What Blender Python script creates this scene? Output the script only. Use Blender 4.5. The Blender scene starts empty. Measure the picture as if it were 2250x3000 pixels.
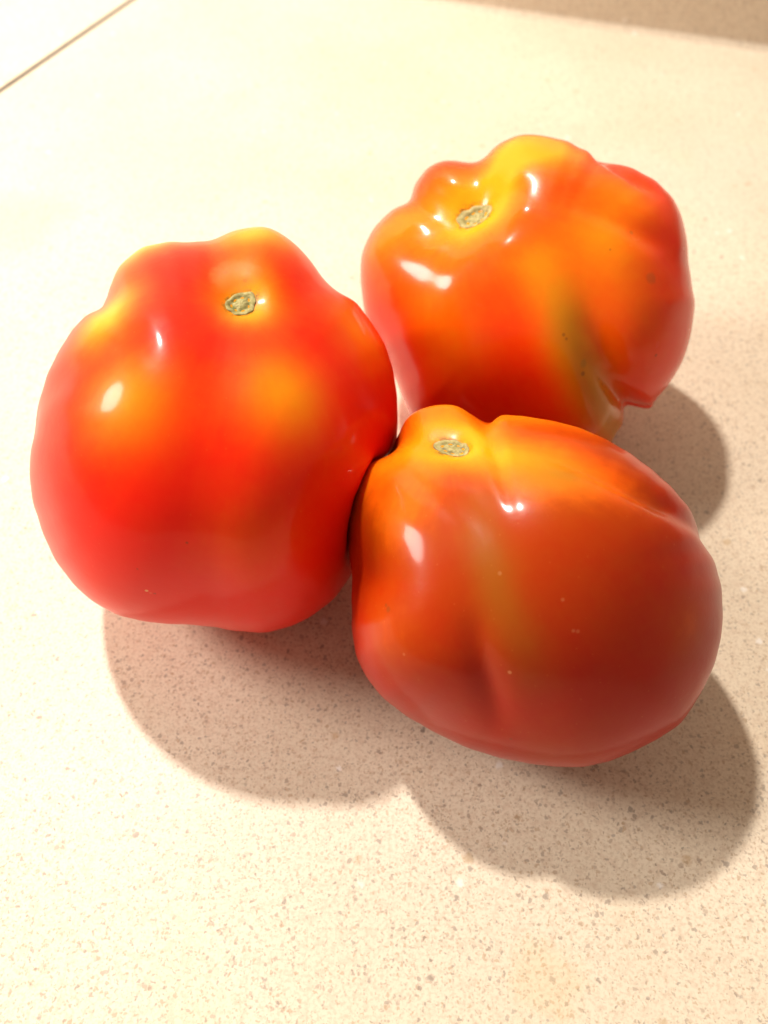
import bpy, math
import numpy as np
from mathutils import Vector

# ------------------------------------------------------------------ camera, light, exposure
scene = bpy.context.scene
COL = scene.collection

cam_d = bpy.data.cameras.new('camera')
cam = bpy.data.objects.new('camera', cam_d); COL.objects.link(cam)
cam.location = (0, 0, 0.185)
cam.rotation_euler = (math.radians(90-53), 0, 0)
cam_d.sensor_fit = 'VERTICAL'; cam_d.sensor_height = 36.0; cam_d.sensor_width = 27.0
cam_d.lens = 36.0*2400/3000
cam_d.clip_start = 0.01; cam_d.clip_end = 20
cam_d.dof.use_dof = True; cam_d.dof.focus_distance = 0.165; cam_d.dof.aperture_fstop = 14
scene.camera = cam

world = bpy.data.worlds.new('World'); scene.world = world
world.use_nodes = True
bg = world.node_tree.nodes['Background']
bg.inputs['Color'].default_value = (1.0, 0.81, 0.65, 1); bg.inputs['Strength'].default_value = 0.33   # dim warm room around the counter

def lamp(name, loc, power, radius, color):
    d = bpy.data.lights.new(name, 'POINT'); d.energy = power; d.shadow_soft_size = radius; d.color = color
    o = bpy.data.objects.new(name, d); COL.objects.link(o); o.location = loc
    return o
lamp('cabinet_lamp', (-0.278, 0.503, 0.90), 43.0, 0.024, (1.0, 0.96, 0.90))
lamp('cabinet_lamp', (-0.66, 0.18, 0.46), 26.0, 0.13, (1.0, 0.96, 0.91))

vs = scene.view_settings
vs.view_transform = 'Standard'; vs.look = 'None'; vs.gamma = 1.0; vs.use_curve_mapping = False
vs.exposure = 0.0

# ------------------------------------------------------------------ helpers
def mesh_obj(name, verts, faces, mat, parent=None, smooth=True):
    me = bpy.data.meshes.new(name)
    me.from_pydata([tuple(map(float, v)) for v in verts], [], faces)
    if smooth: me.polygons.foreach_set('use_smooth', [True]*len(me.polygons))
    me.materials.append(mat); me.update()
    o = bpy.data.objects.new(name, me); COL.objects.link(o)
    if parent: o.parent = parent
    return o

class NT:
    def __init__(self, name):
        self.m = bpy.data.materials.new(name); self.m.use_nodes = True
        self.t = self.m.node_tree; self.b = self.t.nodes['Principled BSDF']
    def n(self, typ, **kw):
        nd = self.t.nodes.new(typ)
        for k, v in kw.items(): setattr(nd, k, v)
        return nd
    def put(self, sock, v):
        if isinstance(v, bpy.types.NodeSocket): self.t.links.new(v, sock)
        else: sock.default_value = v
    def math(self, op, a, b=0.0, c=0.0, clamp=False):
        nd = self.n('ShaderNodeMath', operation=op, use_clamp=clamp)
        self.put(nd.inputs[0], a); self.put(nd.inputs[1], b); self.put(nd.inputs[2], c); return nd.outputs[0]
    def mix(self, f, a, b, blend='MIX'):
        nd = self.n('ShaderNodeMix', data_type='RGBA', blend_type=blend)
        self.put(nd.inputs[0], f); self.put(nd.inputs[6], a if not isinstance(a, tuple) else (*a, 1)); self.put(nd.inputs[7], b if not isinstance(b, tuple) else (*b, 1))
        return nd.outputs[2]
    def noise(self, vec, scale, detail=2.0, rough=.5):
        nd = self.n('ShaderNodeTexNoise'); self.put(nd.inputs['Vector'], vec)
        nd.inputs['Scale'].default_value = scale; nd.inputs['Detail'].default_value = detail; nd.inputs['Roughness'].default_value = rough
        return nd
    def ramp(self, f, stops, interp='LINEAR'):
        nd = self.n('ShaderNodeValToRGB'); cr = nd.color_ramp; cr.interpolation = interp
        while len(cr.elements) < len(stops): cr.elements.new(1.0)
        for e, (p, c) in zip(cr.elements, stops): e.position = p; e.color = (*c, 1)
        self.put(nd.inputs[0], f); return nd.outputs[0]
    def smooth(self, x, lo, hi):
        nd = self.n('ShaderNodeMapRange', interpolation_type='SMOOTHSTEP'); self.put(nd.inputs[0], x)
        nd.inputs[1].default_value = lo; nd.inputs[2].default_value = hi; return nd.outputs[0]

# ------------------------------------------------------------------ materials
def speckled_laminate():
    N = NT('speckled_laminate')
    co = N.n('ShaderNodeTexCoord').outputs['Object']
    wob = N.noise(co, 900, 2)
    sub = N.n('ShaderNodeVectorMath', operation='SUBTRACT'); N.put(sub.inputs[0], wob.outputs['Color']); sub.inputs[1].default_value = (.5, .5, .5)
    sc = N.n('ShaderNodeVectorMath', operation='SCALE'); N.put(sc.inputs[0], sub.outputs[0]); sc.inputs['Scale'].default_value = .0016
    ad = N.n('ShaderNodeVectorMath', operation='ADD'); N.put(ad.inputs[0], co); N.put(ad.inputs[1], sc.outputs[0])
    wco = ad.outputs[0]
    big = N.noise(co, 14, 3).outputs['Fac']; mid = N.noise(co, 420, 3, .65).outputs['Fac']
    col = N.mix(N.smooth(big, .35, .65), (.70, .585, .435), (.755, .64, .49))
    col = N.mix(N.math('MULTIPLY', N.smooth(mid, .48, .66), .55), col, (.62, .48, .35))
    fine = N.noise(co, 1300, 2, .6).outputs['Fac']
    col = N.mix(N.math('MULTIPLY', N.smooth(fine, .44, .66), .5), col, (.52, .40, .28))
    st = N.noise(co, 22, 2).outputs['Fac']
    col = N.mix(N.math('MULTIPLY', N.smooth(st, .58, .74), .35), col, (.74, .55, .34))
    def specks(col, scale, rmax, density, shades, amount):
        v = N.n('ShaderNodeTexVoronoi', feature='F1'); N.put(v.inputs['Vector'], wco); v.inputs['Scale'].default_value = scale; v.inputs['Randomness'].default_value = 1
        sp = N.n('ShaderNodeSeparateColor'); N.put(sp.inputs[0], v.outputs['Color'])
        size = N.math('MULTIPLY_ADD', sp.outputs[1], rmax*.65, rmax*.35)
        m = N.math('MULTIPLY', N.math('SUBTRACT', size, v.outputs['Distance']), 9.0, clamp=True)
        m = N.math('MULTIPLY', m, N.math('LESS_THAN', sp.outputs[0], density))
        m = N.math('MULTIPLY', m, amount)
        c = N.ramp(sp.outputs[2], shades)
        return N.mix(m, col, c)
    tan = [(0, (.44, .30, .18)), (.5, (.47, .35, .25)), (1, (.36, .28, .21))]
    grey = [(0, (.27, .20, .15)), (.5, (.34, .29, .25)), (1, (.24, .19, .15))]
    col = specks(col, 1250, .48, .75, tan, .60)
    col = specks(col, 800, .44, .55, tan, .6)
    col = specks(col, 760, .42, .36, grey, .6)
    col = specks(col, 330, .30, .17, grey, .65)
    col = specks(col, 170, .28, .10, [(0, (.50, .34, .18)), (1, (.42, .27, .13))], .55)
    col = specks(col, 190, .25, .10, [(0, (.86, .80, .72)), (1, (.80, .74, .66))], .8)
    for (p, rad, c, amt) in ((STAIN_YELLOW, .030, (.74, .54, .26), .65), (STAIN_OCHRE, .010, (.66, .46, .22), .5), (STAIN_PINK, .06, (.76, .52, .42), .45)):   # old spills soaked into the laminate
        d = N.n('ShaderNodeVectorMath', operation='DISTANCE'); N.put(d.inputs[0], co); d.inputs[1].default_value = (*p, 0)
        m = N.math('ADD', N.math('DIVIDE', d.outputs['Value'], rad), N.math('MULTIPLY_ADD', N.noise(co, 1.6/rad, 4, .6).outputs['Fac'], 1.4, -.7))
        col = N.mix(N.math('MULTIPLY', N.math('SUBTRACT', 1.0, N.smooth(m, .35, 1.0)), amt), col, N.mix(.5, col, c))
    N.put(N.b.inputs['Base Color'], col)
    N.b.inputs['Roughness'].default_value = .42
    N.b.inputs['Specular IOR Level'].default_value = .35
    bmp = N.n('ShaderNodeBump'); bmp.inputs['Strength'].default_value = .12; bmp.inputs['Distance'].default_value = .0003
    N.put(bmp.inputs['Height'], N.noise(co, 1500, 2).outputs['Fac']); N.put(N.b.inputs['Normal'], bmp.outputs[0])
    return N.m

def tomato_skin(blem, rough, tone, coat):
    N = NT('tomato_skin')
    co = N.n('ShaderNodeTexCoord').outputs['Object']
    at = lambda nm: N.n('ShaderNodeAttribute', attribute_name=nm).outputs['Fac']
    mott = N.noise(co, 55, 4, .6).outputs['Fac']; fine = N.noise(co, 420, 3, .6).outputs['Fac']
    rip = N.math('ADD', at('yellow'), N.math('MULTIPLY_ADD', mott, .16, -.08))
    rib = N.noise(N.n('ShaderNodeAttribute', attribute_name='ribs').outputs['Vector'], 2.2, 5, .65).outputs['Fac']
    rip = N.math('ADD', rip, N.math('MULTIPLY_ADD', rib, .12, -.06))
    rip = N.math('ADD', rip, N.math('MULTIPLY_ADD', fine, .10, -.05), clamp=True)
    col = N.ramp(rip, [(0, (.84, .008, .0015)), (.18, (.87, .030, .0015)), (.45, (.87, .10, .002)), (.75, (.88, .205, .003)), (1, (.88, .335, .004))], 'B_SPLINE')
    if tone: col = N.mix(N.math('MULTIPLY', N.math('SUBTRACT', 1.0, N.smooth(rip, .30, .62)), tone), col, N.mix(1.0, col, (.40, .50, .3), 'MULTIPLY'))      # browner, less ripe fruit, darkened further to stand in for its shade
    gr = N.math('ADD', at('green'), N.math('MULTIPLY_ADD', mott, .2, -.1), clamp=True)
    col = N.mix(gr, col, (.22, .13, .006))
    # pale pin-prick lenticels in the skin
    v = N.n('ShaderNodeTexVoronoi', feature='F1'); N.put(v.inputs['Vector'], co); v.inputs['Scale'].default_value = 620
    sp = N.n('ShaderNodeSeparateColor'); N.put(sp.inputs[0], v.outputs['Color'])
    pin = N.math('MULTIPLY', N.math('MULTIPLY', N.math('SUBTRACT', .15, v.outputs['Distance']), 9, clamp=True), N.math('LESS_THAN', sp.outputs[0], .35))
    col = N.mix(N.math('MULTIPLY', pin, .09), col, (.85, .36, .08))
    rim = N.math('MULTIPLY', at('rim'), N.smooth(N.noise(co, 700, 3, .6).outputs['Fac'], .40, .60))
    col = N.mix(N.math('MULTIPLY', rim, .8), col, (.20, .09, .015))      # corky, cracked edge round the scar
    for (p, rad, c, amt) in blem:
        d = N.n('ShaderNodeVectorMath', operation='DISTANCE'); N.put(d.inputs[0], co); d.inputs[1].default_value = p
        m = N.math('SUBTRACT', 1.0, N.math('DIVIDE', N.math('MULTIPLY_ADD', fine, rad*.9, d.outputs['Value']), rad*1.45), clamp=True)
        m = N.math('MULTIPLY', N.math('MULTIPLY', m, 3.0, clamp=True), amt)
        col = N.mix(m, col, c)
    N.put(N.b.inputs['Base Color'], col)
    b = N.b
    b.inputs['Subsurface Weight'].default_value = .6
    b.inputs['Subsurface Radius'].default_value = (1.0, .22, .05); b.inputs['Subsurface Scale'].default_value = .009
    b.inputs['IOR'].default_value = 1.45; b.inputs['Specular IOR Level'].default_value = .10
    N.put(b.inputs['Roughness'], N.math('MULTIPLY_ADD', N.noise(co, 90, 3).outputs['Fac'], .08, rough-.04))
    b.inputs['Coat Weight'].default_value = coat; b.inputs['Coat Roughness'].default_value = .12; b.inputs['Coat IOR'].default_value = 1.4
    bm = N.n('ShaderNodeBump'); bm.inputs['Strength'].default_value = .15; bm.inputs['Distance'].default_value = .0004
    N.put(bm.inputs['Height'], N.math('ADD', N.noise(co, 240, 4, .6).outputs['Fac'], N.math('MULTIPLY', N.noise(co, 1500, 2).outputs['Fac'], .2)))
    N.put(b.inputs['Normal'], bm.outputs[0])
    return N.m

def scar_cork(tint):
    N = NT('stem_scar_cork')
    co = N.n('ShaderNodeTexCoord').outputs['Object']
    nz = N.noise(co, 900, 4, .65).outputs['Fac']
    col = N.mix(N.smooth(nz, .35, .7), (.27, .22, .06), (.50, .43, .18))
    at = N.n('ShaderNodeAttribute', attribute_name='rings').outputs['Fac']
    m = N.math('MULTIPLY', at, N.smooth(N.noise(co, 800, 3).outputs['Fac'], .40, .54), clamp=True)
    col = N.mix(m, col, tint)
    N.put(N.b.inputs['Base Color'], col); N.b.inputs['Roughness'].default_value = .75
    bm = N.n('ShaderNodeBump'); bm.inputs['Strength'].default_value = .5; bm.inputs['Distance'].default_value = .0005
    N.put(bm.inputs['Height'], nz); N.put(N.b.inputs['Normal'], bm.outputs[0])
    return N.m

def plain(name, c, rough):
    N = NT(name); co = N.n('ShaderNodeTexCoord').outputs['Object']
    N.put(N.b.inputs['Base Color'], N.mix(N.noise(co, 300, 3).outputs['Fac'], c, tuple(x*.7 for x in c))); N.b.inputs['Roughness'].default_value = rough
    return N.m

# ------------------------------------------------------------------ measured data (metres)
TOMATOES = [
{'C': [-0.04026, 0.13175, 0.04228], 'R': 0.04555, 'M': [[0.93183, -0.2043, 0.29992], [0.21839, 0.97576, -0.01387], [-0.28982, 0.07843, 0.95386]], 'D': [0.20298, -0.66417, 0.71949], 'e1': [0.97918, 0.13768, -0.14915], 'e2': [-0.0, 0.73479, 0.6783], 'girdle': [0.94101, 0.94602, 0.94591, 0.95231, 0.9597, 0.95937, 0.9706, 0.97326, 0.97599, 0.98524, 0.97958, 0.98134, 0.97983, 0.98278, 0.99556, 0.98873, 0.98787, 0.994, 0.9908, 0.9949, 1.00569, 1.01712, 1.03241, 1.04037, 1.04888, 1.04818, 1.02852, 1.01131, 0.99647, 0.97403, 0.96179, 0.96428, 0.95017, 0.94076, 0.93875, 0.9236, 0.92407, 0.92174, 0.90213, 0.89795, 0.8842, 0.85718, 0.84568, 0.82571, 0.80692, 0.8161, 0.81263, 0.80429, 0.80851, 0.8031, 0.80543, 0.80986, 0.80743, 0.81464, 0.82079, 0.81963, 0.82864, 0.84043, 0.84349, 0.84678, 0.84778, 0.8549, 0.87248, 0.88077, 0.89378, 0.90639, 0.91211, 0.92943, 0.93597, 0.93954, 0.95861, 0.96701, 0.97582, 0.99752, 1.00079, 1.00915, 1.02543, 1.02693, 1.03748, 1.03651, 1.03751, 1.03929, 1.0248, 1.02471, 1.01574, 1.01604, 1.02535, 1.02285, 1.02518, 1.01256, 1.00644, 1.02399, 1.03553, 1.04637, 1.07128, 1.07639, 1.07836, 1.08657, 1.08373, 1.08428, 1.07243, 1.07439, 1.06501, 1.04251, 1.03823, 1.0126, 1.00094, 0.99585, 0.97676, 0.9777, 0.96979, 0.95412, 0.95519, 0.95025, 0.94245, 0.94186, 0.94102, 0.93919, 0.93993, 0.94063], 'ra': 0.93, 'rb': 1.0, 'n': 2.2, 'dep': 0.09, 'depw': 0.26, 'depth': 1.02, 'strokes': [[[-0.0408, -0.1566, 0.9868, -0.01, 0.12375], [-0.1103, -0.36, 0.9264, -0.025, 0.15911], [-0.142, -0.5798, 0.8023, -0.035, 0.18562], [-0.1608, -0.7389, 0.6544, -0.035, 0.18562], [-0.1714, -0.8609, 0.4791, -0.025, 0.16794], [-0.1688, -0.9727, 0.1595, -0.025, 0.13259], [-0.13, -0.821, -0.5559, -0.03, 0.10607]], [[-0.1057, 0.0701, 0.9919, -0.0, 0.15911], [-0.3228, 0.0868, 0.9425, -0.01, 0.16794], [-0.5299, 0.1923, 0.826, -0.03, 0.15027], [-0.6944, 0.5565, 0.4562, -0.05, 0.11491]], [[-0.0425, 0.1028, 0.9938, -0.0, 0.14143], [-0.0938, 0.2729, 0.9575, -0.01, 0.15911], [-0.1054, 0.737, 0.6676, -0.04, 0.13259]], [[0.1109, 0.0087, 0.9938, -0.005, 0.12375], [0.298, 0.0774, 0.9514, -0.025, 0.14143], [0.619, 0.5296, 0.5799, -0.045, 0.12375]], [[0.1168, -0.108, 0.9873, -0.0, 0.15911], [0.3395, -0.2718, 0.9005, -0.012, 0.19446], [0.5201, -0.4168, 0.7455, -0.02, 0.17678], [0.7222, -0.4895, 0.4886, -0.03, 0.14143]], [[-0.348, -0.2706, 0.8976, -0.0, 0.14143], [-0.5859, -0.2081, 0.7832, -0.008, 0.15911], [-0.8026, -0.1328, 0.5816, -0.015, 0.14143], [-0.9908, -0.0383, 0.1301, -0.02, 0.12375]], [[0.0725, -0.737, 0.672, 0.09, 0.42428]], [[-0.4938, -0.4337, 0.7537, 0.02, 0.2475]], [[0.1459, -0.4364, 0.8878, 0.01, 0.26518]], [[-0.6219, 0.0364, 0.7823, 0.02, 0.22982]], [[-0.3843, 0.6395, 0.6658, 0.02, 0.19446]], [[0.1603, 0.6244, 0.7645, 0.01, 0.19446]], [[0.0055, -0.921, 0.3895, 0.03, 0.26518]], [[-0.381, -0.0978, 0.9194, 0.022, 0.26518]], [[0.1488, 0.0563, 0.9873, 0.022, 0.2033]], [[0.1623, 0.0672, 0.9844, 0.02, 0.19446]]], 'lobes': [], 'flat': 0.0012, 'tilt': 0.06, 'tiltw': 0.5, 'relax': 8, 'pit': 0.02, 'under': 0.9, 'yellow': [[[-0.3971, 0.6359, 0.6618, 1.0, 0.21214]], [[0.1368, 0.4994, 0.8555, 1.0, 0.21214]], [[-0.6553, 0.1252, 0.7449, 1.0, 0.22098]], [[-0.4919, -0.4613, 0.7384, 0.72, 0.23866]], [[0.1379, -0.5061, 0.8514, 0.85, 0.22098]], [[0.5804, -0.0186, 0.8141, 0.55, 0.22982]], [[0.0029, -0.9004, 0.4351, 0.3, 0.22982]], [[0.0261, -0.0108, 0.9996, 1.1, 0.16794]], [[-0.0031, 0.1849, 0.9828, 0.3, 0.15911]], [[-0.6874, -0.4215, 0.5915, 0.2, 0.22982]], [[-0.014, -0.7379, -0.6748, 0.1, 0.35357]]], 'green': [], 'blem': [[-0.3808, -0.9241, 0.0307, 0.0004, [0.9, 0.5, 0.2], 0.72], [-0.3644, -0.9311, 0.0176, 0.0004, [0.9, 0.5, 0.2], 0.12], [-0.3449, -0.9385, 0.0156, 0.0004, [0.16, 0.05, 0.01], 0.4], [-0.2357, -0.9011, 0.3641, 0.0004, [0.16, 0.05, 0.01], 0.48], [0.1689, -0.7138, -0.6797, 0.0004, [0.9, 0.5, 0.2], 0.12], [-0.013, 0.1655, 0.9861, 0.0055, [0.8, 0.22, 0.05], 0.45], [-0.0589, 0.1913, 0.9798, 0.0006, [0.45, 0.12, 0.03], 0.4], [0.0296, 0.1234, 0.9919, 0.0005, [0.45, 0.12, 0.03], 0.32], [-0.4138, -0.8941, 0.1716, 0.0003, [0.16, 0.05, 0.01], 0.4]], 'label': 'big red tomato at the left with orange shoulder blotches and a light green stem scar', 'rough': 0.36, 'tone': 0.0, 'coat': 0.3},
{'C': [0.03956, 0.18493, 0.04131], 'R': 0.04558, 'M': [[0.80869, 0.22343, -0.54415], [-0.35401, 0.92364, -0.14686], [0.46978, 0.3114, 0.82604]], 'D': [-0.16656, -0.77863, 0.60497], 'e1': [0.98603, -0.13152, 0.10219], 'e2': [0.0, 0.61354, 0.78966], 'girdle': [0.9482, 0.93916, 0.93317, 0.92141, 0.92379, 0.92981, 0.93301, 0.9337, 0.93949, 0.94174, 0.94018, 0.94198, 0.92507, 0.92038, 0.91344, 0.88963, 0.88183, 0.87222, 0.8561, 0.84949, 0.83956, 0.8206, 0.83542, 0.84705, 0.83463, 0.85436, 0.86511, 0.86533, 0.8762, 0.88328, 0.89253, 0.89904, 0.9028, 0.89598, 0.88892, 0.88424, 0.86952, 0.86183, 0.86534, 0.87701, 0.90381, 0.93554, 0.96155, 0.97636, 0.98756, 0.98305, 0.99035, 0.98759, 0.95667, 0.97691, 1.00873, 1.01429, 1.0333, 1.05035, 1.05732, 1.06543, 1.06897, 1.06424, 1.05268, 1.04698, 1.03492, 1.02666, 1.02346, 1.01237, 1.01079, 1.00423, 0.99498, 0.98954, 0.97617, 0.96435, 0.96326, 0.96344, 0.96826, 0.98965, 1.00591, 1.01968, 1.05542, 1.05971, 1.0575, 1.08614, 1.09114, 1.08028, 1.08062, 1.09157, 1.08757, 1.09122, 1.08281, 1.06417, 1.10293, 1.10743, 1.07225, 1.11275, 1.12183, 1.08962, 1.14126, 1.15454, 1.11215, 1.15221, 1.15577, 1.10229, 1.13781, 1.06072, 1.04065, 1.05939, 0.93368, 1.03492, 1.13285, 1.05198, 1.04321, 1.04631, 1.0402, 1.03732, 1.03464, 1.0251, 1.01693, 1.00558, 0.9977, 0.9865, 0.98173, 0.97323], 'ra': 0.88, 'rb': 1.0, 'n': 2.1, 'dep': 0.19, 'depw': 0.3, 'depth': 0.78, 'strokes': [[[-0.1581, 0.0542, 0.9859, -0.005, 0.12398], [-0.3016, 0.1191, 0.946, -0.015, 0.13431], [-0.6761, 0.4149, 0.6089, -0.04, 0.11365]], [[0.0048, 0.155, 0.9879, -0.005, 0.12398], [-0.035, 0.3228, 0.9458, -0.015, 0.13431], [-0.2474, 0.744, 0.6207, -0.04, 0.11365]], [[-0.0015, -0.3136, 0.9496, -0.0, 0.14464], [-0.1259, -0.4871, 0.8642, -0.01, 0.16531], [-0.3585, -0.5853, 0.7273, -0.02, 0.16531], [-0.6725, -0.5561, 0.4884, -0.03, 0.16531]], [[0.2144, -0.4379, 0.8731, -0.0, 0.16531], [0.2492, -0.6462, 0.7213, -0.015, 0.18597], [0.25, -0.7974, 0.5493, -0.025, 0.18597], [0.2544, -0.9158, 0.3107, -0.03, 0.16531]], [[0.3864, -0.2382, 0.891, -0.0, 0.16531], [0.582, -0.3593, 0.7295, -0.035, 0.17564], [0.6687, -0.5105, 0.5405, -0.065, 0.14464], [0.6758, -0.6401, 0.3654, -0.085, 0.11365], [0.668, -0.7169, 0.1995, -0.095, 0.09505], [0.6652, -0.7434, -0.0693, -0.095, 0.08679], [0.5788, -0.5642, -0.5888, -0.08, 0.08265]], [[0.4072, 0.0223, 0.9131, -0.0, 0.16531], [0.6839, -0.0106, 0.7295, -0.02, 0.13431], [0.8195, -0.0659, 0.5692, -0.045, 0.09918], [0.917, -0.0822, 0.3904, -0.045, 0.08679], [0.9817, -0.0305, 0.1881, -0.015, 0.09298]], [[0.5537, 0.7647, 0.3297, -0.05, 0.09298], [0.7571, 0.4951, 0.4262, -0.05, 0.08265], [0.8669, 0.337, 0.3673, -0.03, 0.08265]], [[0.5047, -0.4352, 0.7455, 0.01, 0.18597], [0.5714, -0.6174, 0.5406, 0.03, 0.18597], [0.5829, -0.7465, 0.3209, 0.04, 0.15497], [0.5616, -0.8264, -0.0404, 0.04, 0.12398]], [[0.2003, 0.4709, 0.8592, 0.01, 0.20663], [0.5015, 0.3388, 0.796, 0.03, 0.20663], [0.7265, 0.234, 0.6461, 0.035, 0.18597]], [[0.6792, -0.1958, 0.7073, 0.01, 0.20663], [0.798, -0.2474, 0.5495, 0.02, 0.20663], [0.9067, -0.2454, 0.343, 0.025, 0.18597]], [[-0.1568, 0.21, 0.965, 0.012, 0.07439]], [[-0.3248, -0.0789, 0.9425, 0.018, 0.10332]], [[-0.1336, -0.2967, 0.9456, 0.012, 0.07439]], [[0.1388, -0.4031, 0.9046, 0.012, 0.07439]], [[0.3164, -0.3594, 0.8779, 0.012, 0.07439]], [[0.3998, -0.1155, 0.9093, 0.012, 0.07439]], [[0.3105, 0.203, 0.9287, 0.012, 0.07439]], [[0.0101, -0.5454, 0.8381, 0.022, 0.15497]], [[0.2751, -0.5148, 0.8119, 0.018, 0.13431]], [[0.8455, -0.4954, 0.1992, 0.04, 0.28928]], [[-0.1972, -0.7226, 0.6625, 0.03, 0.28928]], [[-0.4979, -0.1298, 0.8575, 0.01, 0.22729]], [[-0.2608, 0.3274, 0.9082, 0.015, 0.18597]]], 'lobes': [], 'flat': 0.0012, 'tilt': 0.05, 'tiltw': 0.5, 'relax': 8, 'pit': 0.02, 'under': 1.0, 'yellow': [[[0.2906, -0.5281, 0.7979, 0.2, 1.85968]], [[0.022, 0.0176, 0.9996, 1.1, 0.34094]], [[0.0922, 0.1882, 0.9778, 0.35, 0.16531]], [[0.2736, 0.503, 0.8199, 0.9, 0.26862]], [[0.4466, 0.5409, 0.7128, 0.5, 0.24796]], [[0.8376, 0.1539, 0.5242, 0.5, 0.22729]], [[0.7802, -0.2623, 0.5678, 0.5, 0.24796]], [[0.665, -0.1617, 0.7291, 0.12, 0.24796]], [[0.5047, -0.4352, 0.7455, 0.4, 0.15497], [0.5605, -0.6195, 0.5496, 0.6, 0.15497], [0.5715, -0.7647, 0.2977, 0.65, 0.14464], [0.3018, -0.5259, -0.7952, 0.6, 0.12398]], [[-0.5179, -0.0845, 0.8513, 0.4, 0.24796]], [[-0.141, -0.6414, 0.7542, 0.3, 0.30995]], [[-0.0339, -0.7913, 0.6105, 0.2, 0.24796]], [[0.8093, -0.5279, 0.2574, 0.25, 0.30995]], [[0.3632, -0.5198, 0.7732, 0.15, 0.20663]]], 'green': [[[0.5342, -0.5491, 0.6427, 0.2, 0.10332], [0.573, -0.6714, 0.47, 0.5, 0.11365], [0.5739, -0.772, 0.2733, 0.5, 0.11365], [0.3018, -0.5259, -0.7952, 0.5, 0.10332]]], 'blem': [[0.5472, -0.7015, 0.4565, 0.0005, [0.16, 0.05, 0.01], 0.48], [0.5572, -0.7075, 0.4348, 0.0004, [0.16, 0.05, 0.01], 0.48], [0.5636, -0.7861, 0.2537, 0.0007, [0.16, 0.05, 0.01], 0.52], [0.5965, -0.7539, 0.2754, 0.0013, [0.3, 0.16, 0.02], 0.4], [0.6239, -0.7746, 0.1037, 0.0004, [0.16, 0.05, 0.01], 0.35], [0.6234, -0.7806, 0.046, 0.0004, [0.16, 0.05, 0.01], 0.35], [0.6152, -0.7883, 0.0088, 0.0004, [0.16, 0.05, 0.01], 0.35], [0.8299, -0.5578, 0.0093, 0.0005, [0.16, 0.05, 0.01], 0.48], [0.7868, -0.2716, 0.5543, 0.0004, [0.16, 0.05, 0.01], 0.4], [0.9111, -0.296, 0.2869, 0.0018, [0.35, 0.1, 0.02], 0.36], [0.8808, -0.0931, 0.4642, 0.0006, [0.4, 0.13, 0.02], 0.4]], 'label': 'lumpy orange tomato at the back with a deep shiny hollow round its stem scar', 'rough': 0.26, 'tone': 0.0, 'coat': 0.5},
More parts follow.
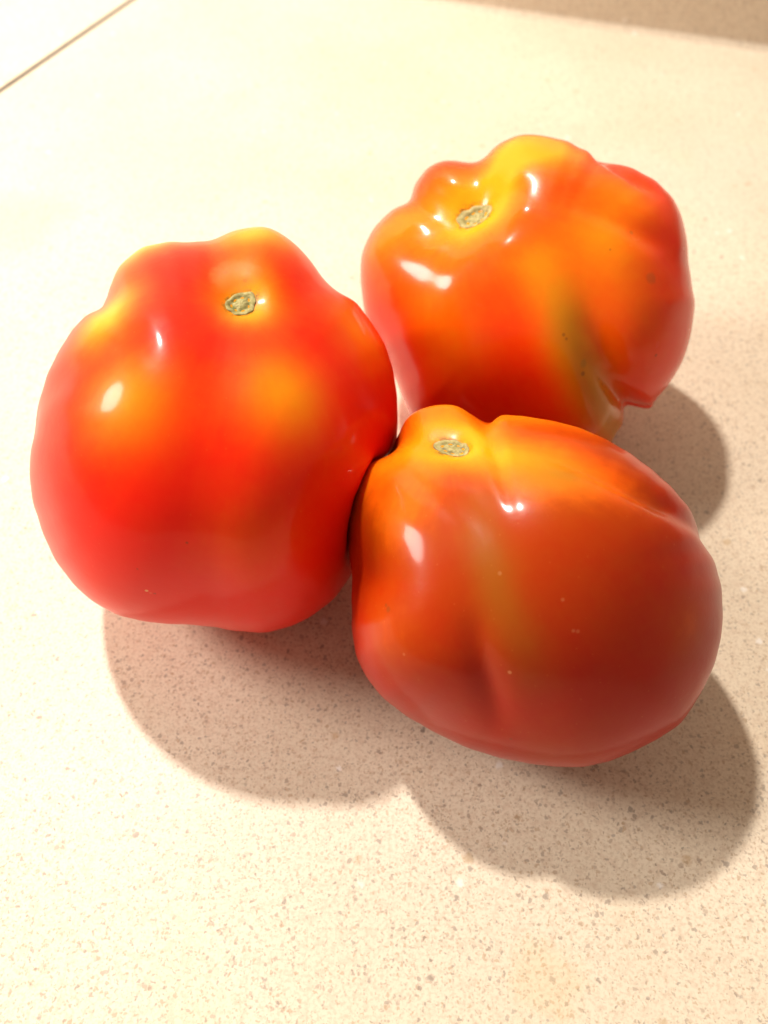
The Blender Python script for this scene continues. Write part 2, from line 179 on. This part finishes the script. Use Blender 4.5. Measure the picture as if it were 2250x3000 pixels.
{'C': [0.03188, 0.09326, 0.03506], 'R': 0.03978, 'M': [[0.65603, 0.57089, -0.49368], [-0.45421, 0.82103, 0.34585], [0.60276, -0.00265, 0.79792]], 'D': [-0.17766, -0.51975, 0.83564], 'e1': [0.98409, -0.09383, 0.15086], 'e2': [0.0, 0.84915, 0.52816], 'girdle': [0.92674, 0.91506, 0.91985, 0.91802, 0.90484, 0.9105, 0.9177, 0.90885, 0.90591, 0.90393, 0.88415, 0.87828, 0.87416, 0.85523, 0.85214, 0.84619, 0.83154, 0.83073, 0.82676, 0.81735, 0.81624, 0.8166, 0.81298, 0.81269, 0.81741, 0.81707, 0.81752, 0.82262, 0.82674, 0.83055, 0.83898, 0.8498, 0.855, 0.87886, 0.87681, 0.86856, 0.93518, 0.98697, 0.98857, 1.00418, 1.02927, 1.05465, 1.06402, 1.05546, 1.0493, 1.02267, 1.00804, 1.03107, 1.04505, 1.04164, 1.05176, 1.05471, 1.03708, 1.02354, 0.99886, 0.9783, 0.96199, 0.94461, 0.93195, 0.92308, 0.92743, 0.93701, 0.94563, 0.95253, 0.9739, 0.98724, 0.99427, 1.01593, 1.01868, 1.02248, 1.02443, 1.01647, 1.01658, 1.0031, 0.98352, 0.97484, 0.95901, 0.93849, 0.93014, 0.91778, 0.90431, 0.89751, 0.89066, 0.88499, 0.87516, 0.86997, 0.87081, 0.86679, 0.86347, 0.8666, 0.86878, 0.86987, 0.8778, 0.88118, 0.88777, 0.89793, 0.89625, 0.90199, 0.90551, 0.90385, 0.91063, 0.91004, 0.91689, 0.92399, 0.92728, 0.93919, 0.93693, 0.93243, 0.92837, 0.92758, 0.92755, 0.92418, 0.92898, 0.92418, 0.92379, 0.92586, 0.92203, 0.92532, 0.91905, 0.92228], 'ra': 1.02, 'rb': 1.0, 'n': 2.45, 'dep': 0.07, 'depw': 0.22, 'depth': 0.78, 'strokes': [[[-0.072, -0.0379, 0.9967, -0.0, 0.0829], [-0.2075, -0.0296, 0.9778, -0.04, 0.09211], [-0.5534, 0.1055, 0.8262, -0.06, 0.08843]], [[0.0119, 0.1106, 0.9938, -0.0, 0.0829], [-0.0304, 0.2344, 0.9717, -0.04, 0.09211], [-0.2235, 0.5166, 0.8266, -0.06, 0.08843]], [[0.2746, 0.1156, 0.9546, -0.0, 0.12895], [0.4112, 0.1784, 0.8939, -0.02, 0.11974], [0.5969, 0.1938, 0.7785, -0.045, 0.11053], [0.8052, 0.2225, 0.5497, -0.055, 0.09579], [0.8919, 0.3529, 0.2826, -0.05, 0.08843], [0.7406, 0.638, -0.211, -0.03, 0.08843]], [[0.1343, -0.1342, 0.9818, -0.0, 0.07369], [0.2583, -0.3025, 0.9175, -0.012, 0.12895], [0.3371, -0.5055, 0.7942, -0.03, 0.17501], [0.3919, -0.6906, 0.6078, -0.04, 0.1658], [0.3981, -0.7997, 0.4494, -0.03, 0.12895], [0.3726, -0.9038, 0.2104, -0.03, 0.11053], [0.3144, -0.9493, -0.0031, -0.015, 0.11053], [0.2431, -0.9475, -0.2075, -0.0, 0.12895]], [[-0.63, -0.3035, 0.7148, -0.005, 0.11053], [-0.4654, -0.5165, 0.7188, -0.018, 0.11974], [-0.1761, -0.7006, 0.6915, -0.018, 0.11974], [0.0613, -0.7763, 0.6274, -0.01, 0.12895]], [[0.3814, -0.7117, 0.5899, -0.0, 0.05895], [0.392, -0.7926, 0.467, -0.025, 0.05527], [0.3807, -0.8799, 0.2842, -0.03, 0.05527], [0.342, -0.9365, 0.0773, -0.02, 0.06263], [0.2493, -0.9448, -0.2126, -0.0, 0.07369]], [[-0.1529, -0.1907, 0.9697, 0.025, 0.20264]], [[-0.2371, 0.2573, 0.9368, 0.03, 0.11053]], [[0.3129, 0.0005, 0.9498, 0.026, 0.15659]], [[-0.139, -0.2116, 0.9674, 0.02, 0.17501]], [[0.119, -0.8532, 0.5079, 0.05, 0.31317]], [[0.7792, -0.4796, 0.4036, 0.03, 0.47897]]], 'lobes': [], 'flat': 0.0012, 'tilt': 0.22, 'tiltw': 0.36, 'relax': 8, 'pit': 0.02, 'under': 1.06, 'yellow': [[[0.3801, -0.2511, 0.8902, 0.22, 1.10532]], [[-0.0091, 0.0267, 0.9996, 1.1, 0.21185]], [[-0.3273, 0.3475, 0.8787, 0.75, 0.20264]], [[-0.2842, -0.1562, 0.9459, 0.5, 0.23949]], [[-0.0163, -0.4423, 0.8967, 0.35, 0.20264]], [[0.4888, 0.06, 0.8703, 0.6, 0.25791]], [[-0.01, 0.5452, 0.8383, 0.6, 0.23949]], [[0.3368, 0.6626, 0.669, 0.4, 0.23949]], [[0.7853, 0.2052, 0.5841, 0.3, 0.27633]], [[0.2872, -0.0122, 0.9578, 0.3, 0.1658]], [[0.99, -0.0941, -0.1053, 0.3, 0.23949]], [[0.4523, -0.8113, -0.3705, 0.15, 0.46055]], [[0.0026, -0.8433, 0.5375, 0.2, 0.22106]]], 'green': [[[0.4971, -0.4476, 0.7433, 0.12, 0.55266]], [[0.3527, -0.3391, 0.8721, 0.2, 0.10132], [0.4379, -0.5079, 0.7418, 0.36, 0.11053], [0.503, -0.64, 0.5809, 0.38, 0.11974], [0.5576, -0.7376, 0.3807, 0.3, 0.13816], [0.5686, -0.8008, 0.1883, 0.15, 0.13816]], [[0.6124, 0.0593, 0.7883, 0.5, 0.14738]], [[0.472, -0.0455, 0.8804, 0.4, 0.14738]], [[0.0064, -0.463, 0.8863, 0.3, 0.11053]]], 'blem': [[0.7255, -0.5046, 0.468, 0.0004, [0.9, 0.5, 0.2], 0.12], [0.7454, -0.5718, 0.3427, 0.0004, [0.9, 0.5, 0.2], 0.12], [0.7682, -0.5539, 0.3212, 0.0004, [0.9, 0.5, 0.2], 0.12], [0.2835, -0.9263, -0.2481, 0.0004, [0.16, 0.05, 0.01], 0.4], [-0.0244, -0.7866, 0.617, 0.0007, [0.16, 0.05, 0.01], 0.48], [-0.049, -0.7826, 0.6206, 0.0005, [0.16, 0.05, 0.01], 0.48], [0.0956, -0.8845, 0.4567, 0.0004, [0.9, 0.5, 0.2], 0.12], [0.6208, -0.3246, -0.7136, 0.0008, [0.16, 0.05, 0.01], 0.36], [0.4921, -0.8301, 0.2623, 0.0005, [0.9, 0.5, 0.2], 0.28], [0.5062, -0.5532, 0.6616, 0.0005, [0.9, 0.5, 0.2], 0.12]], 'label': 'smooth orange-red tomato nearest the camera with green streak and small pale stem scar', 'rough': 0.33, 'tone': 0.85, 'coat': 0.35}
]
SEAM_A = [-0.17736, 0.3832]
SEAM_B = [-0.13501, 0.48208]
WALL_A = [0.01551, 0.48208]
WALL_B = [0.18888, 0.42406]
STAIN_YELLOW = [-0.14254, 0.27841]
STAIN_OCHRE = [0.03206, 0.02364]
STAIN_PINK = [0.14709, 0.31049]


LAM = speckled_laminate()


# ------------------------------------------------------------------ setting: two countertop slabs meeting in a seam, coved backsplash
def v2(p): return np.array(p, float)
wA, wB = v2(WALL_A), v2(WALL_B)
along = (wB-wA)/np.linalg.norm(wB-wA)                  # direction of the wall, to the right
nrm = np.array([along[1], -along[0]])                  # from the wall out over the counter
sA, sB = v2(SEAM_A), v2(SEAM_B)
sdir = (sB-sA)/np.linalg.norm(sB-sA)
spr = np.array([sdir[1], -sdir[0]])                    # from the seam towards the tomatoes

def slab(name, poly, top, thick, bev):
    """convex slab with a rounded upper edge"""
    P = np.array(poly); c = P.mean(0); n = len(P)
    if np.cross(P[1]-P[0], P[2]-P[1]) < 0: P = P[::-1]
    def inset(d):
        out = []
        for i in range(n):
            a, b, e = P[i-1], P[i], P[(i+1) % n]
            d1 = (b-a)/np.linalg.norm(b-a); d2 = (e-b)/np.linalg.norm(e-b)
            n1 = np.array([-d1[1], d1[0]]); n2 = np.array([-d2[1], d2[0]])
            m = (n1+n2)/(1+n1@n2); out.append(b+m*d)
        return np.array(out)
    rings = [(inset(0), top-thick)]
    for k in range(5):
        a = k/4*math.pi/2
        rings.append((inset(bev*(1-math.cos(a))), top-bev+bev*math.sin(a)))
    V, Fc = [], []
    for q, z in rings: V += [(x, y, z) for x, y in q]
    for r in range(len(rings)-1):
        for i in range(n):
            j = (i+1) % n; Fc.append((r*n+i, r*n+j, (r+1)*n+j, (r+1)*n+i))
    Fc.append(tuple(range(n))[::-1]); Fc.append(tuple((len(rings)-1)*n+i for i in range(n)))
    o = mesh_obj(name, V, Fc, LAM, smooth=False)
    o['kind'] = 'structure'
    return o

GAP = .0014
def isect(p, d, q, e):
    A = np.array([d, -e]).T; t = np.linalg.solve(A, q-p); return p+d*t[0]
wall_line = wA - nrm*.002                               # the slabs run a little way under the cove
far = isect(sA, sdir, wall_line, along)
off = spr*GAP
front_y = -.10
s_front = sA + sdir*((front_y-sA[1])/sdir[1])
slab('countertop', [s_front+off, far+off, wall_line+along*.75, wall_line+along*.75+nrm*.62], 0.0, .035, .0004)
slab('countertop', [s_front-off, s_front-off-along*.9, far-off-along*.9, far-off], 0.0, .035, .0004)
seam = mesh_obj('seam_filler', [(*(s_front+spr*.004), -.0007), (*(s_front-spr*.004), -.0007), (*(far-spr*.004), -.0007), (*(far+spr*.004), -.0007)], [(0, 1, 2, 3)], plain('seam_glue', (.03, .025, .022), .8), smooth=False)
seam['kind'] = 'structure'

# backsplash of the same laminate, rising out of the counter in a small cove
prof = []
rc = .003
for k in range(9):
    a = k/8*math.pi/2
    prof.append((rc*(1-math.sin(a)), .0003+rc*(1-math.cos(a))))
for k in range(7):
    a = k/6*math.pi/2
    prof.append((-.004*(1-math.cos(a)), .096+.004*math.sin(a)))
prof += [(-.018, .100), (-.018, -.03), (rc, -.03)]
ends = [wA-along*1.0, wA+along*.74]
V = [(*(e+nrm*(d)), z) for e in ends for d, z in prof]; n = len(prof)
Fc = [(i, (i+1) % n, n+(i+1) % n, n+i) for i in range(n)]+[tuple(range(n))[::-1], tuple(range(n, 2*n))]
bs = mesh_obj('backsplash', V, Fc, LAM); bs['kind'] = 'structure'
wallm = plain('painted_wall', (.62, .53, .42), .7)
wl = [(*(wA-nrm*.019-along*1.0), -.0007), (*(wA-nrm*.019+along*.74), -.0007), (*(wA-nrm*.019+along*.74), .7), (*(wA-nrm*.019-along*1.0), .7)]
wl += [(*(np.array(p[:2])-nrm*.05), p[2]) for p in wl]
w = mesh_obj('wall', wl, [(0, 1, 2, 3), (7, 6, 5, 4), (0, 4, 5, 1), (1, 5, 6, 2), (2, 6, 7, 3), (3, 7, 4, 0)], wallm, smooth=False); w['kind'] = 'structure'

# ------------------------------------------------------------------ tomatoes

def stroke_field(U, strokes):
    """sum of soft strokes drawn on the unit sphere; control points are (x, y, z, amount, width)"""
    out = np.zeros(len(U))
    for S in strokes:
        P = np.array(S, float)
        if len(P) == 1:
            out += P[0, 3]*np.exp(-((U - P[0, :3])**2).sum(1)/P[0, 4]**2)
            continue
        Q = np.vstack([2*P[0]-P[1], P, 2*P[-1]-P[-2]])            # Catmull-Rom resampling
        smp = []
        for i in range(1, len(Q)-2):
            a, b, c, d = Q[i-1], Q[i], Q[i+1], Q[i+2]
            for t in np.linspace(0, 1, 5, endpoint=False):
                smp.append(.5*(2*b+(c-a)*t+(2*a-5*b+4*c-d)*t*t+(3*b-a-3*c+d)*t**3))
        smp.append(P[-1]); smp = np.array(smp)
        smp[:, :3] /= np.linalg.norm(smp[:, :3], axis=1)[:, None]
        smp[:, 4] = np.maximum(smp[:, 4], .01)
        best = np.full(len(U), 1e3); val = np.zeros(len(U)); acc = np.full(len(U), 1e-12)
        near = np.where(((U[:, None, :]-smp[None, ::3, :3])**2).sum(2).min(1) < (3.5*smp[:, 4].max())**2)[0]
        X = U[near]; best = np.full(len(X), 1e3); val = np.zeros(len(X)); acc = np.full(len(X), 1e-12)
        for s, e in zip(smp[:-1], smp[1:]):
            ab = e[:3]-s[:3]; t = np.clip(((X-s[:3])@ab)/max(ab@ab, 1e-9), 0, 1)
            w = s[4]+(e[4]-s[4])*t
            d2 = ((X-s[:3]-t[:, None]*ab)**2).sum(1)/w**2
            k = np.exp(-4*d2); acc += k; val += k*(s[3]+(e[3]-s[3])*t)
            best = np.minimum(best, d2)
        out[near] += val/acc*np.exp(-best)
    return out

def surface(sp, PH, TH):
    """points of the fruit's skin at polar angle PH from the stem and azimuth TH"""
    U = np.stack([np.sin(PH)*np.cos(TH), np.sin(PH)*np.sin(TH), np.cos(PH)], 1)
    n = sp['n']; M = np.array(sp['M']); D = np.array(sp['D']); e1 = np.array(sp['e1']); e2 = np.array(sp['e2'])
    r = ((abs(np.cos(PH))/sp['ra'])**n + (np.sin(PH)/sp['rb'])**n)**(-1/n)      # squashed ball round the stem axis
    r *= 1 - sp['dep']*np.exp(-(PH/sp['depw'])**2)                              # hollow round the stem
    r *= 1 - sp['pit']*np.exp(-(PH/.115)**4)                                      # small pit that holds the scar
    tv = D@M; tv[2] = 0; tv /= max(np.linalg.norm(tv), 1e-6)
    r *= 1 - sp['tilt']*(U@tv)*np.exp(-(PH/sp['tiltw'])**2)                     # hollow leans to one side
    r = r*(1+stroke_field(U, sp['strokes']))                                    # lobes and creases
    q = (U*r[:, None])@M.T*sp['R']
    qd = (q@D)*sp['depth']; qd = np.where(qd < 0, qd*sp['under'], qd); qx = q@e1; qy = q@e2
    g = np.array(sp['girdle']); k = len(g)                                      # uneven girth round the tilted axis D
    a = (np.arctan2(qy, qx) % (2*np.pi))/(2*np.pi)*k
    i = np.floor(a).astype(int); f = a-i
    p0, p1, p2, p3 = g[(i-1) % k], g[i % k], g[(i+1) % k], g[(i+2) % k]
    s = (p0*(1-f)**3+p1*(3*f**3-6*f*f+4)+p2*(-3*f**3+3*f*f+3*f+1)+p3*f**3)/6
    rho = np.hypot(qx, qy)/sp['R']
    w = np.clip((rho-.1)/.75, 0, 1); w = w*w*(3-2*w)
    gm = g.mean(); s = gm+(s-gm)*w
    P = np.array(sp['C'])+qd[:, None]*D+(qx*s)[:, None]*e1+(qy*s)[:, None]*e2
    sp['zraw'] = P[:, 2].copy()
    fl = sp['flat']; zz = P[:, 2]/fl                                            # flattened a little where it rests
    P[:, 2] = np.where(zz > 5, P[:, 2], fl*np.log1p(np.exp(np.clip(zz, -30, 30))))
    P[:, 2] = np.maximum(P[:, 2], 0.00015)
    return P, U

def build_shape(sp, nt=360, npz=240):
    phi = np.pi*(np.arange(npz+1)/npz)**1.25; phi[0] = 0.012; phi[-1] = np.pi-.004
    th = np.arange(nt)*2*np.pi/nt
    PH, TH = np.meshgrid(phi, th, indexing='ij')
    P, U = surface(sp, PH.ravel(), TH.ravel())
    G = P.reshape(npz+1, nt, 3)
    for _ in range(sp.get('relax', 0)):                                        # relax small ripples
        A = (np.roll(G, 1, 1)+np.roll(G, -1, 1))/2
        B = G.copy(); B[1:-1] = (G[2:]+G[:-2])/2
        G[2:-2] = .5*G[2:-2]+.25*A[2:-2]+.25*B[2:-2]
    return G.reshape(-1, 3), U


def press(P, C, other, nt):
    """the soft fruit gives way where its neighbour leans on it"""
    B, _ = build_shape(other, 240, 160); cb = np.array(other['C'])
    def bins(v):
        r = np.linalg.norm(v, axis=-1)
        return r, (np.arccos(np.clip(v[..., 2]/r, -1, 1))/np.pi*59.99).astype(int), ((np.arctan2(v[..., 1], v[..., 0]) % (2*np.pi))/(2*np.pi)*119.99).astype(int)
    r, i, j = bins(B-cb); tab = np.zeros((60, 120)); cnt = np.zeros((60, 120))
    np.add.at(tab, (i, j), r); np.add.at(cnt, (i, j), 1)
    tab = np.where(cnt > 0, tab/np.maximum(cnt, 1), r.mean())
    k = np.ones(len(P))
    for _ in range(60):                                   # draw the pressed skin in towards its own centre
        q = C+(P-C)*k[:, None]; rr, ii, jj = bins(q-cb)
        k = np.where(rr < tab[ii, jj]+.0003, k-.003, k)
    K = k.reshape(-1, nt)
    for _ in range(6):
        K2 = K.copy(); K2[1:-1] = (K[2:]+K[:-2]+np.roll(K, 1, 1)[1:-1]+np.roll(K, -1, 1)[1:-1])/4; K = np.minimum(K, K2)
    return C+(P-C)*K.reshape(-1)[:, None]

def add_attr(me, name, vals):
    a = me.attributes.new(name, 'FLOAT', 'POINT'); a.data.foreach_set('value', np.asarray(vals, dtype=np.float32))

SCARS = [  # half axes (m), turn, colour of the veins
    dict(rx=.0032, ry=.0028, turn=.3, tint=(.12, .13, .01)),
    dict(rx=.0039, ry=.0033, turn=.5, tint=(.15, .12, .02)),
    dict(rx=.0031, ry=.0027, turn=.0, tint=(.15, .11, .05)),
]
rng = np.random.default_rng(7)
for sp, sc in zip(TOMATOES, SCARS):
    NTH, NPH = 360, 240
    P, U = build_shape(sp, NTH, NPH)
    if sp is TOMATOES[0]: P = press(P, np.array(sp['C']), TOMATOES[2], NTH)
    base = np.array([sp['C'][0], sp['C'][1], 0.0])
    root = bpy.data.objects.new('tomato', None); COL.objects.link(root); root.location = base
    root.empty_display_size = .02
    root['label'] = sp['label']; root['category'] = 'tomato'; root['group'] = 'tomatoes on the counter'
    L = P-base
    fc = []
    for i in range(NPH):
        for j in range(NTH):
            k = (j+1) % NTH
            fc.append((i*NTH+j, (i+1)*NTH+j, (i+1)*NTH+k, i*NTH+k))
    pole = len(L); L = np.vstack([L, L[:NTH].mean(0)])
    fc += [(pole, j, (j+1) % NTH) for j in range(NTH)]
    bl = []
    for b in sp['blem']:
        u = np.array(b[:3]); i = np.argmax(U@u); bl.append((tuple(L[i]), b[3], tuple(b[4]), b[5]))
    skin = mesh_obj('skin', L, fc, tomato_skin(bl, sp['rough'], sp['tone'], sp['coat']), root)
    add_attr(skin.data, 'yellow', np.append(stroke_field(U, sp['yellow']), 1))
    add_attr(skin.data, 'green', np.append(stroke_field(U, sp['green']), 0))
    r0 = np.linalg.norm(P[:NTH].mean(0)-np.array(sp['C'])); az = np.arctan2(U[:, 1], U[:, 0])
    el = sc['rx']*sc['ry']/np.sqrt((sc['ry']*np.cos(az-sc['turn']))**2+(sc['rx']*np.sin(az-sc['turn']))**2)/r0
    ps = np.arccos(np.clip(U[:, 2], -1, 1))/el
    add_attr(skin.data, 'rim', np.append(np.exp(-((ps-1.02)/.16)**2)*(.45+.55*np.sin(1.5*az+1)**2), 0))
    ra = skin.data.attributes.new('ribs', 'FLOAT_VECTOR', 'POINT')
    pol = np.arccos(np.clip(U[:, 2], -1, 1)); azi = np.arctan2(U[:, 1], U[:, 0])
    rv = np.stack([np.cos(azi)*5, np.sin(azi)*5, pol*.9], 1); ra.data.foreach_set('vector', np.vstack([rv, rv[:1]]).astype(np.float32).ravel())
    # corky stem scar lying in the hollow, following the skin
    r0 = np.linalg.norm(P[:NTH].mean(0)-np.array(sp['C']))
    ph = rng.uniform(0, 6.28, 6); NR, NA = 20, 80
    T, A = np.meshgrid(np.arange(NR+1)/NR, np.arange(NA)/NA*2*np.pi, indexing='ij'); T = T.ravel(); A = A.ravel()
    wob = 1+.05*np.sin(2*A+ph[0])+.04*np.sin(3*A+ph[1])+.03*np.sin(5*A+ph[2])+.02*np.sin(9*A+ph[3])
    el = sc['rx']*sc['ry']/np.sqrt((sc['ry']*np.cos(A-sc['turn']))**2+(sc['rx']*np.sin(A-sc['turn']))**2)
    PHs = np.maximum(T*wob*el/r0, .002)
    S, _ = surface(sp, PHs, A); S = S-base
    S = S.reshape(NR+1, NA, 3)
    ring = S[-1]-S[-1].mean(0); nz = np.linalg.svd(ring)[2][2]; ax = np.array(sp['M'])[:, 2]; nz = nz if nz@ax > 0 else -nz
    h = .00030*(1-T**8) - .00030*np.exp(-((T-.55)/.15)**2) + .00010*np.sin(7*A+ph[4])*T - .0006*(T > .99)
    S = (S.reshape(-1, 3)+nz*h[:, None])
    vein = .95*np.exp(-((T-.5)/.16)**2)*(.35+.65*np.sin(2.5*A+ph[5])**2)+.9*(T > .9)*(.35+.65*np.sin(2*A+ph[3])**2)
    Fc = [(i*NA+j, (i+1)*NA+j, (i+1)*NA+(j+1) % NA, i*NA+(j+1) % NA) for i in range(NR) for j in range(NA)]
    so = mesh_obj('stem_scar', S, Fc, scar_cork(sc['tint']), root)
    add_attr(so.data, 'rings', np.minimum(vein, 1))
